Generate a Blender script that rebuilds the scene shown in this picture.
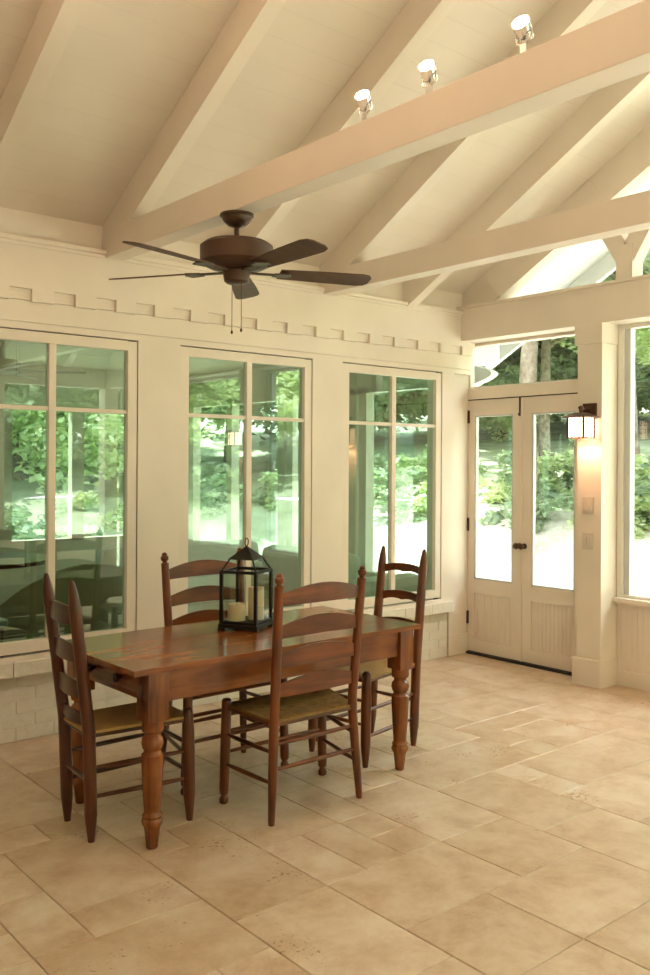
import bpy, bmesh, math, random
from mathutils import Vector, Matrix
from math import sin, cos, pi, radians
random.seed(7)
for o in list(bpy.data.objects): bpy.data.objects.remove(o)
S = bpy.context.scene
C = S.collection

# ---------------------------------------------------------------- camera
YAW, ROLL = .8719, .0056
F = Vector((cos(YAW), sin(YAW), 0)); R = Vector((sin(YAW), -cos(YAW), 0)); U = Vector((0, 0, 1))
R2 = R*cos(ROLL)+U*sin(ROLL); U2 = -R*sin(ROLL)+U*cos(ROLL)
cam = bpy.data.cameras.new('camera'); co = bpy.data.objects.new('camera', cam); C.objects.link(co)
m = Matrix((R2, U2, -F)).transposed().to_4x4(); m.translation = Vector((-5.6404, -4.8396, 1.5381)); co.matrix_world = m
cam.sensor_fit = 'AUTO'; cam.sensor_width = 36; cam.lens = 896.67/975*36; cam.shift_y = -23.03/975
cam.clip_start = .05; cam.clip_end = 300
S.camera = co

# ---------------------------------------------------------------- light and exposure
S.view_settings.view_transform = 'Standard'; S.view_settings.look = 'None'; S.view_settings.gamma = 1
S.view_settings.exposure = EXPO = 0.80
w = bpy.data.worlds.new('sky'); S.world = w; w.use_nodes = True
nt = w.node_tree; bg = nt.nodes['Background']; bg.inputs[0].default_value = (.96, .97, 1.0, 1); bg.inputs[1].default_value = 5
sun = bpy.data.lights.new('sun', 'SUN'); sun.energy = 12.5; sun.angle = radians(1); sun.color = (1, .95, .85)
so = bpy.data.objects.new('sun', sun); C.objects.link(so)
so.rotation_euler = Vector((.22, -.50, -.84)).to_track_quat('-Z', 'Y').to_euler(); so.location = (0, 5, 12)
WARM = (1.0, .80, .60)
SPOT_W = 55; SCONCE_W = 5

# ---------------------------------------------------------------- materials
def mat(name, col, rough=.5, spec=.5, metal=0, coat=0):
    m = bpy.data.materials.new(name); m.use_nodes = True
    b = m.node_tree.nodes['Principled BSDF']
    b.inputs['Base Color'].default_value = (*col, 1); b.inputs['Roughness'].default_value = rough
    b.inputs['Specular IOR Level'].default_value = spec; b.inputs['Metallic'].default_value = metal
    b.inputs['Coat Weight'].default_value = coat; b.inputs['Coat Roughness'].default_value = .15
    return m
def nodes(m): return m.node_tree.nodes, m.node_tree.links, m.node_tree.nodes['Principled BSDF']
def coords(n, l, scale=(1, 1, 1), kind='Object'):
    t = n.new('ShaderNodeTexCoord'); mp = n.new('ShaderNodeMapping'); mp.inputs['Scale'].default_value = scale
    l.new(t.outputs[kind], mp.inputs[0]); return mp.outputs[0]
def noise(n, l, vec, scale, detail=4, rough=.5, dist=0):
    t = n.new('ShaderNodeTexNoise'); t.inputs['Scale'].default_value = scale; t.inputs['Detail'].default_value = detail
    t.inputs['Roughness'].default_value = rough; t.inputs['Distortion'].default_value = dist
    l.new(vec, t.inputs['Vector']); return t.outputs['Fac']
def ramp(n, l, fac, stops):
    r = n.new('ShaderNodeValToRGB'); e = r.color_ramp.elements
    while len(e) > 1: e.remove(e[0])
    e[0].position = stops[0][0]; e[0].color = (*stops[0][1], 1)
    for p, c in stops[1:]:
        q = e.new(p); q.color = (*c, 1)
    l.new(fac, r.inputs[0]); return r.outputs[0]
def bump(n, l, b, h, strength=.3, dist=.01):
    t = n.new('ShaderNodeBump'); t.inputs['Strength'].default_value = strength; t.inputs['Distance'].default_value = dist
    l.new(h, t.inputs['Height']); l.new(t.outputs[0], b.inputs['Normal'])
def paint(name, col, rough=.45, bs=.08):
    m = mat(name, col, rough, .35); n, l, b = nodes(m)
    v = coords(n, l, (1, 1, 1), 'Object')
    f = noise(n, l, v, 2.5, 3); c0 = tuple(c*.955 for c in col); c1 = tuple(min(1, c*1.03) for c in col)
    l.new(ramp(n, l, f, [(.3, c0), (.7, c1)]), b.inputs['Base Color'])
    bump(n, l, b, noise(n, l, v, 60, 3), bs, .004); return m
CREAM = paint('cream_paint', (.86, .752, .65))
WHITE = paint('white_paint', (.86, .82, .75))
EXT = paint('exterior_paint', (.62, .625, .62))
def boards():      # tongue-and-groove ceiling: joints every 0.14 m down the slope
    m = mat('ceiling_boards', (.83, .71, .52), .5, .3); n, l, b = nodes(m)
    v = coords(n, l); sp = n.new('ShaderNodeSeparateXYZ'); l.new(v, sp.inputs[0])
    d = n.new('ShaderNodeMath'); d.operation = 'DIVIDE'; d.inputs[1].default_value = .13; l.new(sp.outputs[1], d.inputs[0])
    fr = n.new('ShaderNodeMath'); fr.operation = 'FRACT'; l.new(d.outputs[0], fr.inputs[0])
    g = ramp(n, l, fr.outputs[0], [(0, (0, 0, 0)), (.02, (0, 0, 0)), (.05, (1, 1, 1))])
    gm = n.new('ShaderNodeMixRGB'); gm.blend_type = 'MULTIPLY'; gm.inputs[0].default_value = .06; l.new(g, gm.inputs[2]); l.new(gm.outputs[0], b.inputs['Base Color'])
    l.new(ramp(n, l, noise(n, l, v, 1.6, 3), [(.3, (.80, .69, .595)), (.7, (.86, .752, .65))]), gm.inputs[1])
    bump(n, l, b, g, .30, .003); return m
BOARDS = boards()
def wood(name, dark, mid, light, axis, rough=.27, coat=.14, sc=6):
    m = mat(name, mid, rough, .5, 0, coat); n, l, b = nodes(m)
    s = [9, 9, 9]; s[axis] = .8
    v = coords(n, l, tuple(s)); f = noise(n, l, v, sc/3, 6, .62, .8)
    v2 = coords(n, l, (1, 1, 1)); g = noise(n, l, v2, 3.2, 3)
    mx = n.new('ShaderNodeMath'); mx.operation = 'MULTIPLY_ADD'; mx.inputs[1].default_value = .55; l.new(g, mx.inputs[0])
    m2 = n.new('ShaderNodeMath'); m2.operation = 'MULTIPLY'; m2.inputs[1].default_value = .55; l.new(f, m2.inputs[0]); l.new(m2.outputs[0], mx.inputs[2])
    l.new(ramp(n, l, mx.outputs[0], [(.36, dark), (.53, mid), (.72, light)]), b.inputs['Base Color'])
    bump(n, l, b, f, .12, .002); return m
TW = [wood('table_wood_%s' % a, (.06, .014, .003), (.22, .060, .012), (.40, .13, .028), i) for i, a in enumerate('xyz')]
CW = [wood('chair_wood_%s' % a, (.030, .006, .0015), (.120, .028, .005), (.26, .068, .013), i, .3) for i, a in enumerate('xyz')]
CD = [wood('dark_chair_wood_%s' % a, (.022, .006, .002), (.07, .017, .005), (.14, .035, .010), i, .3) for i, a in enumerate('xyz')]
def rush(name, c0, c1):
    m = mat(name, c0, .8, .2); n, l, b = nodes(m); v = coords(n, l)
    wv = n.new('ShaderNodeTexWave'); wv.inputs['Scale'].default_value = 55; wv.inputs['Distortion'].default_value = 3; wv.inputs['Detail'].default_value = 2
    wv.bands_direction = 'DIAGONAL'; l.new(v, wv.inputs[0])
    f = noise(n, l, v, 30, 4, .7); a = n.new('ShaderNodeMath'); a.operation = 'MULTIPLY'; l.new(f, a.inputs[0]); l.new(wv.outputs['Fac'], a.inputs[1])
    l.new(ramp(n, l, a.outputs[0], [(.1, c0), (.5, c1)]), b.inputs['Base Color'])
    bump(n, l, b, wv.outputs['Fac'], .4, .004); return m
RUSH_T = rush('tan_rush', (.46, .27, .10), (.64, .41, .17))
RUSH_D = rush('brown_rush', (.09, .05, .018), (.52, .31, .11))
BRONZE = mat('oiled_bronze', (.10, .045, .028), .45, .5, .55)
IRON = mat('black_iron', (.022, .018, .014), .5, .5, .6)
FANM = mat('brown_fan_metal', (.085, .042, .024), .45, .5, .3)
FANB = wood('fan_blade_wood', (.05, .022, .010), (.09, .04, .018), (.13, .06, .03), 0, .6, 0)
CHROME = mat('chrome', (.8, .8, .8), .12, .5, 1)
WAX = mat('candle_wax', (.86, .74, .52), .5, .4)
WAX.node_tree.nodes['Principled BSDF'].inputs['Subsurface Weight'].default_value = .25
DARK = mat('dark_gap', (.02, .014, .01), .8)
PLATE = mat('switch_plate', (.70, .60, .52), .35)
def glass(name, tint, refl):          # architectural pane: tinted see-through plus a mirror share that grows at grazing angles
    m = bpy.data.materials.new(name); m.use_nodes = True; n, l = m.node_tree.nodes, m.node_tree.links
    n.remove(n['Principled BSDF']); out = n['Material Output']
    t = n.new('ShaderNodeBsdfTransparent'); t.inputs[0].default_value = (*tint, 1)
    g = n.new('ShaderNodeBsdfGlossy'); g.inputs['Roughness'].default_value = 0; g.inputs[0].default_value = (.95, 1, .97, 1)
    ge = n.new('ShaderNodeNewGeometry'); dt = n.new('ShaderNodeVectorMath'); dt.operation = 'DOT_PRODUCT'
    l.new(ge.outputs['Normal'], dt.inputs[0]); l.new(ge.outputs['Incoming'], dt.inputs[1])
    ab = n.new('ShaderNodeMath'); ab.operation = 'ABSOLUTE'; l.new(dt.outputs['Value'], ab.inputs[0])
    om = n.new('ShaderNodeMath'); om.operation = 'SUBTRACT'; om.inputs[0].default_value = 1; l.new(ab.outputs[0], om.inputs[1])
    pw = n.new('ShaderNodeMath'); pw.operation = 'POWER'; pw.inputs[1].default_value = 5; l.new(om.outputs[0], pw.inputs[0])
    a = n.new('ShaderNodeMath'); a.operation = 'MULTIPLY_ADD'; a.inputs[1].default_value = .9; a.inputs[2].default_value = refl; a.use_clamp = True
    l.new(pw.outputs[0], a.inputs[0]); mx = n.new('ShaderNodeMixShader')
    l.new(a.outputs[0], mx.inputs[0]); l.new(t.outputs[0], mx.inputs[1]); l.new(g.outputs[0], mx.inputs[2]); l.new(mx.outputs[0], out.inputs[0])
    return m
GL_IN = glass('house_window_glass', (.71, .84, .79), .12)
GL_OUT = glass('porch_window_glass', (.93, .97, .95), .03)
GL_LAN = glass('lantern_glass', (.93, .95, .92), .02)
def emis(name, col, s, mixc=None):
    m = bpy.data.materials.new(name); m.use_nodes = True; b = m.node_tree.nodes['Principled BSDF']
    b.inputs['Base Color'].default_value = (*(mixc or col), 1); b.inputs['Emission Color'].default_value = (*col, 1); b.inputs['Emission Strength'].default_value = s
    return m
BULB = emis('lit_bulb', (1, .82, .6), 40); ARTGLASS = emis('lit_art_glass', (1, .66, .44), 4.5)
def travertine():
    m = mat('travertine', (.6, .45, .3), .32, .45); n, l, b = nodes(m); v = coords(n, l)
    at = n.new('ShaderNodeAttribute'); at.attribute_name = 'tint'
    off = n.new('ShaderNodeVectorMath'); off.operation = 'MULTIPLY_ADD'; off.inputs[1].default_value = (9, 7, 5); l.new(at.outputs['Color'], off.inputs[0]); l.new(v, off.inputs[2])
    f = noise(n, l, off.outputs[0], 4.2, 10, .70, .25)
    c = ramp(n, l, f, [(.30, (.50, .33, .215)), (.43, (.62, .455, .32)), (.54, (.70, .55, .415)), (.70, (.78, .67, .55))])
    mx = n.new('ShaderNodeMixRGB'); mx.blend_type = 'MULTIPLY'; mx.inputs[0].default_value = 1; l.new(c, mx.inputs[1])
    tc = ramp(n, l, at.outputs['Fac'], [(0, (.90, .86, .81)), (.5, (.98, .97, .95)), (1, (1.05, 1.05, 1.06))]); l.new(tc, mx.inputs[2])
    # pits
    p = noise(n, l, v, 55, 3, .6); pm = noise(n, l, off.outputs[0], 3.0, 3)
    pa = n.new('ShaderNodeMath'); pa.operation = 'MULTIPLY'; l.new(p, pa.inputs[0]); l.new(pm, pa.inputs[1])
    pit = ramp(n, l, pa.outputs[0], [(.385, (1, 1, 1)), (.42, (.55, .43, .33))])
    m2 = n.new('ShaderNodeMixRGB'); m2.blend_type = 'MULTIPLY'; m2.inputs[0].default_value = .9; l.new(mx.outputs[0], m2.inputs[1]); l.new(pit, m2.inputs[2])
    l.new(m2.outputs[0], b.inputs['Base Color'])
    rr = n.new('ShaderNodeMapRange'); rr.inputs[3].default_value = .24; rr.inputs[4].default_value = .5; l.new(f, rr.inputs[0]); l.new(rr.outputs[0], b.inputs['Roughness'])
    bump(n, l, b, noise(n, l, v, 14, 6), .10, .004); return m
TRAV = travertine(); GROUT = mat('grout', (.42, .31, .22), .9)
def natural(name, c0, c1, sc=3, rough=.9, b3=.5):
    m = mat(name, c0, rough, .2); n, l, b = nodes(m); v = coords(n, l); f = noise(n, l, v, sc, 6, .65)
    l.new(ramp(n, l, f, [(.35, c0), (.65, c1)]), b.inputs['Base Color']); bump(n, l, b, f, b3, .03); return m
GRASS = natural('lawn_grass', (.26, .31, .20), (.46, .50, .38), 1.2)
GRAVEL = natural('pale_gravel', (.62, .57, .50), (.82, .78, .72), 9)
BARK = natural('bark', (.14, .10, .07), (.38, .32, .27), 7)
BRICKP = natural('painted_brick', (.78, .72, .60), (.84, .78, .67), 22, .55, .25)
def leafm(name, c0, c1):
    m = natural(name, c0, c1, 1.5, .6, 0); b = m.node_tree.nodes['Principled BSDF']
    b.inputs['Transmission Weight'].default_value = 0
    n, l = m.node_tree.nodes, m.node_tree.links; out = n['Material Output']
    tr = n.new('ShaderNodeBsdfTranslucent'); tr.inputs[0].default_value = (c1[0]*1.2, c1[1]*1.2, c1[2]*.8, 1)
    mx = n.new('ShaderNodeMixShader'); mx.inputs[0].default_value = .4
    l.new(b.outputs[0], mx.inputs[1]); l.new(tr.outputs[0], mx.inputs[2]); l.new(mx.outputs[0], out.inputs[0]); return m
LEAF = [leafm('tree_leaves', (.19, .27, .20), (.46, .55, .43)), leafm('bright_leaves', (.38, .50, .32), (.74, .80, .60))]
SOFA = natural('pale_upholstery', (.60, .63, .55), (.70, .72, .64), 20, .9, .15)
WICK = mat('wicker', (.36, .29, .17), .7, .3)
def wick():
    n, l, b = nodes(WICK); v = coords(n, l); wv = n.new('ShaderNodeTexWave'); wv.inputs['Scale'].default_value = 60; wv.bands_direction = 'Z'; wv.inputs['Distortion'].default_value = 2
    l.new(v, wv.inputs[0]); l.new(ramp(n, l, wv.outputs['Fac'], [(.2, (.46, .40, .27)), (.7, (.74, .66, .48))]), b.inputs['Base Color']); bump(n, l, b, wv.outputs['Fac'], .6, .01)
wick()
OLIVE = paint('olive_plaster', (.50, .48, .36)); DKFLOOR = mat('dark_room_floor', (.10, .07, .045), .4)
LIME = mat('green_cushion', (.30, .50, .16), .8); REDC = mat('red_cover', (.35, .03, .03), .6); DKWOOD = mat('dark_stained_wood', (.05, .025, .015), .4)

# ---------------------------------------------------------------- mesh helpers
class MB:
    def __init__(s): s.b = bmesh.new()
    def box(s, x0, x1, y0, y1, z0, z1, M=None, bev=0):
        t = bmesh.new(); bmesh.ops.create_cube(t, size=1)
        for v in t.verts: v.co = Vector(((x0+x1)/2+v.co.x*(x1-x0), (y0+y1)/2+v.co.y*(y1-y0), (z0+z1)/2+v.co.z*(z1-z0)))
        if bev: bmesh.ops.bevel(t, geom=t.edges[:], offset=bev, segments=2, affect='EDGES', profile=.6)
        s.add(t, M); return s
    def add(s, t, M=None):
        if M is not None: t.transform(M)
        me = bpy.data.meshes.new('t'); t.to_mesh(me); t.free(); s.b.from_mesh(me); bpy.data.meshes.remove(me)
    def tube(s, pts, rad, n=12, close=True):
        """round bar through pts; rad is one radius or one per point"""
        P = [Vector(p) for p in pts]; rr = rad if isinstance(rad, (list, tuple)) else [rad]*len(P)
        rings = []; up = None
        for i, p in enumerate(P):
            d = (P[min(i+1, len(P)-1)]-P[max(i-1, 0)]).normalized()
            if up is None:
                up = Vector((0, 0, 1)) if abs(d.z) < .9 else Vector((1, 0, 0))
            a = d.cross(up).normalized(); c = a.cross(d).normalized(); up = c
            rings.append([s.b.verts.new(p+(a*cos(2*pi*k/n)+c*sin(2*pi*k/n))*rr[i]) for k in range(n)])
        for r0, r1 in zip(rings, rings[1:]):
            for k in range(n): s.b.faces.new((r0[k], r0[(k+1) % n], r1[(k+1) % n], r1[k]))
        if close: s.b.faces.new(rings[0][::-1]); s.b.faces.new(rings[-1])
        return s
    def lathe(s, prof, n=20, at=(0, 0, 0), axis=None):
        """prof: (z, r) pairs; axis: optional (start, end) the profile is laid along, z then being 0..1"""
        if axis: a, e = Vector(axis[0]), Vector(axis[1])
        else: a = Vector(at); e = a+Vector((0, 0, 1))
        d = (e-a).normalized(); u = d.orthogonal().normalized(); v = d.cross(u); rings = []
        for z, r in prof:
            p = a.lerp(e, z); r = max(r, .0004); rings.append([s.b.verts.new(p+(u*cos(2*pi*k/n)+v*sin(2*pi*k/n))*r) for k in range(n)])
        for r0, r1 in zip(rings, rings[1:]):
            for k in range(n): s.b.faces.new((r0[k], r0[(k+1) % n], r1[(k+1) % n], r1[k]))
        s.b.faces.new(rings[0][::-1]); s.b.faces.new(rings[-1]); return s
    def poly(s, pts, ext, M=None):
        """flat outline extruded by the vector ext"""
        t = bmesh.new(); vs = [t.verts.new(p) for p in pts]; f = t.faces.new(vs)
        r = bmesh.ops.extrude_face_region(t, geom=[f]); e = Vector(ext)
        for g in r['geom']:
            if isinstance(g, bmesh.types.BMVert): g.co += e
        bmesh.ops.recalc_face_normals(t, faces=t.faces[:]); s.add(t, M); return s
    def build(s, name, m, parent=None, smooth=False, kind=None, **tags):
        bmesh.ops.recalc_face_normals(s.b, faces=s.b.faces[:])
        me = bpy.data.meshes.new(name); s.b.to_mesh(me); s.b.free(); me.materials.append(m)
        if smooth:
            for p in me.polygons: p.use_smooth = True
            try: me.set_sharp_from_angle(angle=radians(38))
            except Exception: pass
        o = bpy.data.objects.new(name, me); C.objects.link(o); o.parent = parent
        if kind: o['kind'] = kind
        for k, v in tags.items(): o[k] = v
        return o
def box(*a, **k): return MB().box(*a, **k)
def thing(name, label, cat, loc=(0, 0, 0), rz=0, group=None, kind=None):
    o = bpy.data.objects.new(name, None); C.objects.link(o); o.location = loc; o.rotation_euler = (0, 0, rz); o.empty_display_size = .1
    if label: o['label'] = label
    if cat: o['category'] = cat
    if group: o['group'] = group
    if kind: o['kind'] = kind
    return o
def kids(o): return [c for c in bpy.data.objects if c.parent == o]
def dup(o, parent=None):
    c = o.copy(); C.objects.link(c); c.parent = parent
    for k in kids(o): dup(k, c)
    return c
trimn = [0]
def trim(b, m=None, smooth=False):
    trimn[0] += 1; return b.build('trim_%d' % trimn[0], m or CREAM, None, smooth, kind='structure')

# ---------------------------------------------------------------- setting: floor
XW, YS = -8.6, -6.2            # far (back) end and opposite side of the porch
Z0, SL = 2.92, .555            # ceiling height at the wall, slope
YR = YS/2
def floor():
    g = .2032; nx, ny = int((0.02-XW)/g)+1, int((.1-YS)/g)+1; occ = [[0]*ny for _ in range(nx)]; rnd = random.Random(4)
    b = bmesh.new(); lay = b.loops.layers.color.new('tint')
    shapes = [(3, 2), (2, 3), (2, 2), (3, 2), (2, 1), (1, 2), (1, 1), (4, 2)]
    def tile(i, j, w, h):
        for a in range(i, i+w):
            for c in range(j, j+h): occ[a][c] = 1
        e = .0016; x0, x1, y0, y1 = XW+i*g+e, XW+(i+w)*g-e, YS+j*g+e, YS+(j+h)*g-e
        x1 = min(x1, .04); y1 = min(y1, .09)
        if x1-x0 < .01 or y1-y0 < .01: return
        c = .0025; lo, hi = -.012, 0
        A = [b.verts.new(p) for p in ((x0, y0, lo), (x1, y0, lo), (x1, y1, lo), (x0, y1, lo))]
        B = [b.verts.new(p) for p in ((x0, y0, hi-c), (x1, y0, hi-c), (x1, y1, hi-c), (x0, y1, hi-c))]
        D = [b.verts.new(p) for p in ((x0+c, y0+c, hi), (x1-c, y0+c, hi), (x1-c, y1-c, hi), (x0+c, y1-c, hi))]
        t = rnd.random()**1.0; col = (t, rnd.random()*.4+t*.6, t, 1)
        fs = [b.faces.new(D)]
        for k in range(4):
            q = (k+1) % 4; fs += [b.faces.new((A[k], A[q], B[q], B[k])), b.faces.new((B[k], B[q], D[q], D[k]))]
        for f in fs:
            for lp in f.loops: lp[lay] = (t, t, t, 1)
    for j in range(ny):
        for i in range(nx):
            if occ[i][j]: continue
            opts = [s for s in shapes if i+s[0] <= nx and j+s[1] <= ny and all(not occ[a][c] for a in range(i, i+s[0]) for c in range(j, j+s[1]))]
            tile(i, j, *rnd.choice(opts[:] if len(opts) < 3 else opts))
    me = bpy.data.meshes.new('floor'); bmesh.ops.recalc_face_normals(b, faces=b.faces[:]); b.to_mesh(me); b.free()
    me.materials.append(TRAV); o = bpy.data.objects.new('floor', me); C.objects.link(o); o['kind'] = 'structure'
    box(XW-.2, .2, YS-.2, .2, -.15, -.004).build('grout_bed', GROUT, o)
floor()

# ---------------------------------------------------------------- setting: walls
WY = .0            # face of the window wall
WINX = [(-4.10, -3.04), (-2.75, -1.69), (-1.41, -.365)]
WZ0, WZ1 = .46, 2.275
wl = MB()
xs = [XW, -5.45-1.06, -5.45] ; cuts = [(-6.9, -5.84), (-5.50, -4.44)] + WINX     # two more windows of the same row nearer the camera
prev = XW
for a, c in cuts:
    wl.box(prev, a, WY, .16, .40, WZ1); prev = c
wl.box(prev, -.225, WY, .16, .40, WZ1)
wl.box(XW, 0, WY+.001, .16, WZ1, 3.1)
wl.build('wall_left', CREAM, kind='structure')
# brick plinth with a rowlock ledge
bk = MB(); rnd = random.Random(2)
h = .0742
for r in range(5):
    x = XW+(.11 if r % 2 else 0)
    while x < -.25:
        x1 = min(x+.212, -.25); d = rnd.uniform(-.001, .001)
        bk.box(x+.003, x1-.003, .037+d, .13, r*h+.003, (r+1)*h-.003, bev=.003); x += .22
bk.box(XW, -.25, .041, .14, 0, .371)
x = XW
while x < -.25:
    x1 = min(x+.30, -.235); bk.box(x+.001, x1-.001, -.035+rnd.uniform(-.0015, .0015), .12, .371, .452, bev=.005); x += .30
bk.build('wall_brick_plinth', BRICKP, kind='structure')
trim(box(XW, -.36, -.012, .02, .452, .478))                   # sill board under the windows
# frieze: architrave, crenellated dentil board, ledge
trim(box(XW, -.02, -.014, 0.005, 2.313, 2.43, bev=.002))
d = MB(); d.box(XW, -.02, -.040, 0, 2.492, 2.742)
x = -3.71-.2525*19
while x < -.1:
    a, c = max(x, XW), min(x+.127, -.02); d.box(a, c, -.040, 0, 2.424, 2.4921); x += .2525
for k in range(3): d.box(XW, -.02, -.0165-.0022*k, 0, 2.432+.020*k, 2.4925)
trim(d)
trim(MB().box(XW, 0, -.062, 0, 2.742, 2.768, bev=.004).box(XW, 0, -.048, 0, 2.722, 2.744, bev=.004))
# corner pilaster
trim(MB().box(-.226, -.002, .042, .16, 0, 2.31).box(-.236, -.002, .032, .16, 0, .17, bev=.004))

# house windows
def leaf_window(n, x0, x1, y, m, mirror=False):
    t = thing('window_%d' % n, None, None, (x0, y, WZ0), kind='structure'); W = x1-x0; H = WZ1-WZ0; e = .010
    f = MB(); s = .066
    f.box(.001, s, 0, .05, .03, H-.007, bev=.003).box(W-s, W-.006, 0, .05, .03, H-e, bev=.003)
    f.box(s-.001, W-s+.001, 0, .05, H-s, H-.007, bev=.003).box(s-.001, W-s+.001, 0, .05, .03, .095, bev=.003)
    f.build('window_frame', CREAM, t)
    MB().box(0, W, .03, .07, H-.012, H).box(W-.012, W, .03, .07, 0, H).build('frame_gap', DARK, t)
    MB().box(W/2-.021, W/2+.021, .004, .045, .094, H-s+.001, bev=.003).box(s-.001, W-s+.001, .012, .04, 1.372, 1.396, bev=.002).build('muntin', CREAM, t)
    box(s-.01, W-s+.01, .030, .034, .085, H-s+.01).build('window_pane', GL_IN, t)
    return t
for i, (a, c) in enumerate(WINX): leaf_window(i+1, a, c, .004, GL_IN)
leaf_window(8, -5.50, -4.44, .004, GL_IN); leaf_window(9, -6.9, -5.84, .004, GL_IN)

# ---- door wall (x = 0)
XH = -.19
trim(MB().box(XH, 0, YS, .0, 2.53, 2.79, bev=.003).box(XH-.018, .02, YS, .0, 2.785, 2.806, bev=.003))          # header beam
def post(y0, y1):
    trim(MB().box(XH, .06, y0, y1, 0, 2.53).box(XH-.022, .06, y0-.012, y1+.022, 0, .188, bev=.004).box(XH-.012, .06, y0-.006, y1+.02, 2.392, 2.531, bev=.003))
post(-1.325, -1.13)
post(-2.99, -2.79); post(-4.9, -4.7)
# transom bar, jambs
DY0, DYM, DY1 = .066, -.502, -1.07
trim(MB().box(-.01, .07, DY1-.06, DY0+.035, 2.075, 2.165, bev=.003).box(-.012, .07, DY0, DY0+.04, 0, 2.53).box(-.01, .07, DY1-.06, DY1, 0, 2.53).box(-.01, .07, DY1-.05, DY0, 2.505, 2.54))
t = thing('window_4', None, None, (.0, -.5, 2.165), kind='structure')
box(.028, .034, -.60, .55, -.005, .345).build('window_pane', GL_OUT, t)
MB().box(.0, .05, -.58, .545, 0, .012).box(.0, .05, .525, .548, .012, .34).build('window_frame', WHITE, t)
trim(box(-.03, .06, DY1-.02, DY0, 0, .018), DARK)     # threshold
def door(n, ya, yb, knob_y, bolt):
    """door leaf between ya (larger y) and yb"""
    t = thing('door_%d' % n, None, None, (0, (ya+yb)/2, .022), kind='structure'); Wd = ya-yb; h2 = Wd/2-.002; st = .088; Hd = 2.046
    m = MB()
    m.box(0, .04, h2-st, h2, 0, Hd, bev=.002).box(0, .04, -h2, -h2+st, 0, Hd, bev=.002)
    m.box(0, .04, -h2+st, h2-st, Hd-.125, Hd).box(0, .04, -h2+st, h2-st, 0, .10).box(0, .04, -h2+st, h2-st, .475, .59)
    m.build('door_frame', CREAM, t)
    p = MB(); y = -h2+st
    while y < h2-st-.002:
        y1 = min(y+.036, h2-st); p.box(.014, .03, y+.0012, y1-.0012, .10, .475, bev=.0012); y += .036
    p.box(.02, .03, -h2+st, h2-st, .10, .475); p.build('beadboard_panel', CREAM, t)
    g = MB()
    for a in (h2-st-.012, -h2+st): g.box(.004, .036, a, a+.012, .59, Hd-.125)
    g.box(.004, .036, -h2+st, h2-st, .59, .602).box(.004, .036, -h2+st, h2-st, Hd-.137, Hd-.125); g.build('glazing_bead', EXT, t)
    box(.018, .022, -h2+st, h2-st, .59, Hd-.125).build('window_pane', GL_OUT, t)
    k = MB(); k.lathe([(0, .022), (.08, .022), (.1, .009), (.4, .009), (.48, .017), (.70, .025), (.90, .020), (1, .008)], 18, axis=((0, knob_y, .893), (-.066, knob_y, .893)))
    k.build('door_knob', BRONZE, t, True, label='dark bronze round knob')
    return t, h2
d1, h2 = door(1, DY0, DYM, -.263, 1)
for z in (.22, .98, 1.86): MB().box(-.014, .004, h2-.036, h2-.020, z, z+.105, bev=.002).build('hinge', BRONZE, d1)
MB().box(-.010, .0, -h2+.012, -h2+.024, 1.90, 2.045).box(-.016, .0, -h2+.009, -h2+.027, 1.905, 1.925).build('surface_bolt', BRONZE, d1)
d2, _ = door(2, DYM, DY1, .255, 0)
box(-.012, .002, h2-.006, h2+.008, 0, 2.04).build('astragal', CREAM, d2)
trim(box(-.006, .05, DY1, DY0, 2.068, 2.075), DARK)
# right-hand bays: window over beadboard
def bay(n, y0, y1):
    """y0 < y1; opening from wainscot to header"""
    w = MB(); w.box(.02, .10, y0, y1, 0, .60)
    y = y0
    while y < y1-.002:
        w.box(.008, .03, y+.001, min(y+.042, y1)-.001, .105, .585, bev=.0015); y += .042
    w.build('wall_wainscot' if n == 5 else 'wall_wainscot.001', CREAM, kind='structure')
    b = box(-.006, .05, y0, y1, 0, .107, bev=.004); b.build('baseboard_%d' % n, CREAM, kind='structure')
    trim(MB().box(-.05, .06, y0, y1, .588, .618, bev=.004).box(-.02, .06, y0, y1, .57, .59))
    t = thing('window_%d' % n, None, None, (0, (y0+y1)/2, .618), kind='structure'); h = (y1-y0)/2; H = 2.53-.618
    MB().box(0, .06, h-.042, h, 0, H).box(0, .06, -h, -h+.042, 0, H).box(0, .06, -h+.042, h-.042, 0, .02).box(0, .06, -h+.042, h-.042, H-.03, H).build('window_frame', WHITE, t)
    MB().box(.02, .08, h-.085, h-.043, 0, H).box(.02, .08, -h+.043, -h+.085, 0, H).build('jamb', EXT, t)
    box(.04, .045, -h+.05, h-.05, .01, H-.02).build('window_pane', GL_OUT, t)
bay(5, -2.79, -1.33); bay(6, -4.7, -2.99); bay(7, YS+.1, -4.9)

# gable above the header: rafter pair, king post with braces, glass
gy = -1.465
def raf(x0, x1, dv, name=None, mt=CREAM, y_end=None):
    b = MB()
    for sgn in (1, -1):
        def P(y, z): return (x0, y if sgn == 1 else YS-y, z)
        ya = -.0
        zt = Z0+.01; zr = Z0+SL*(-YR)+.01
        b.poly([P(.02, zt-.02), P(YR, zr), P(YR, zr-dv), P(.02, zt-dv-.02)], (x1-x0, 0, 0))
    return b
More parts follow.
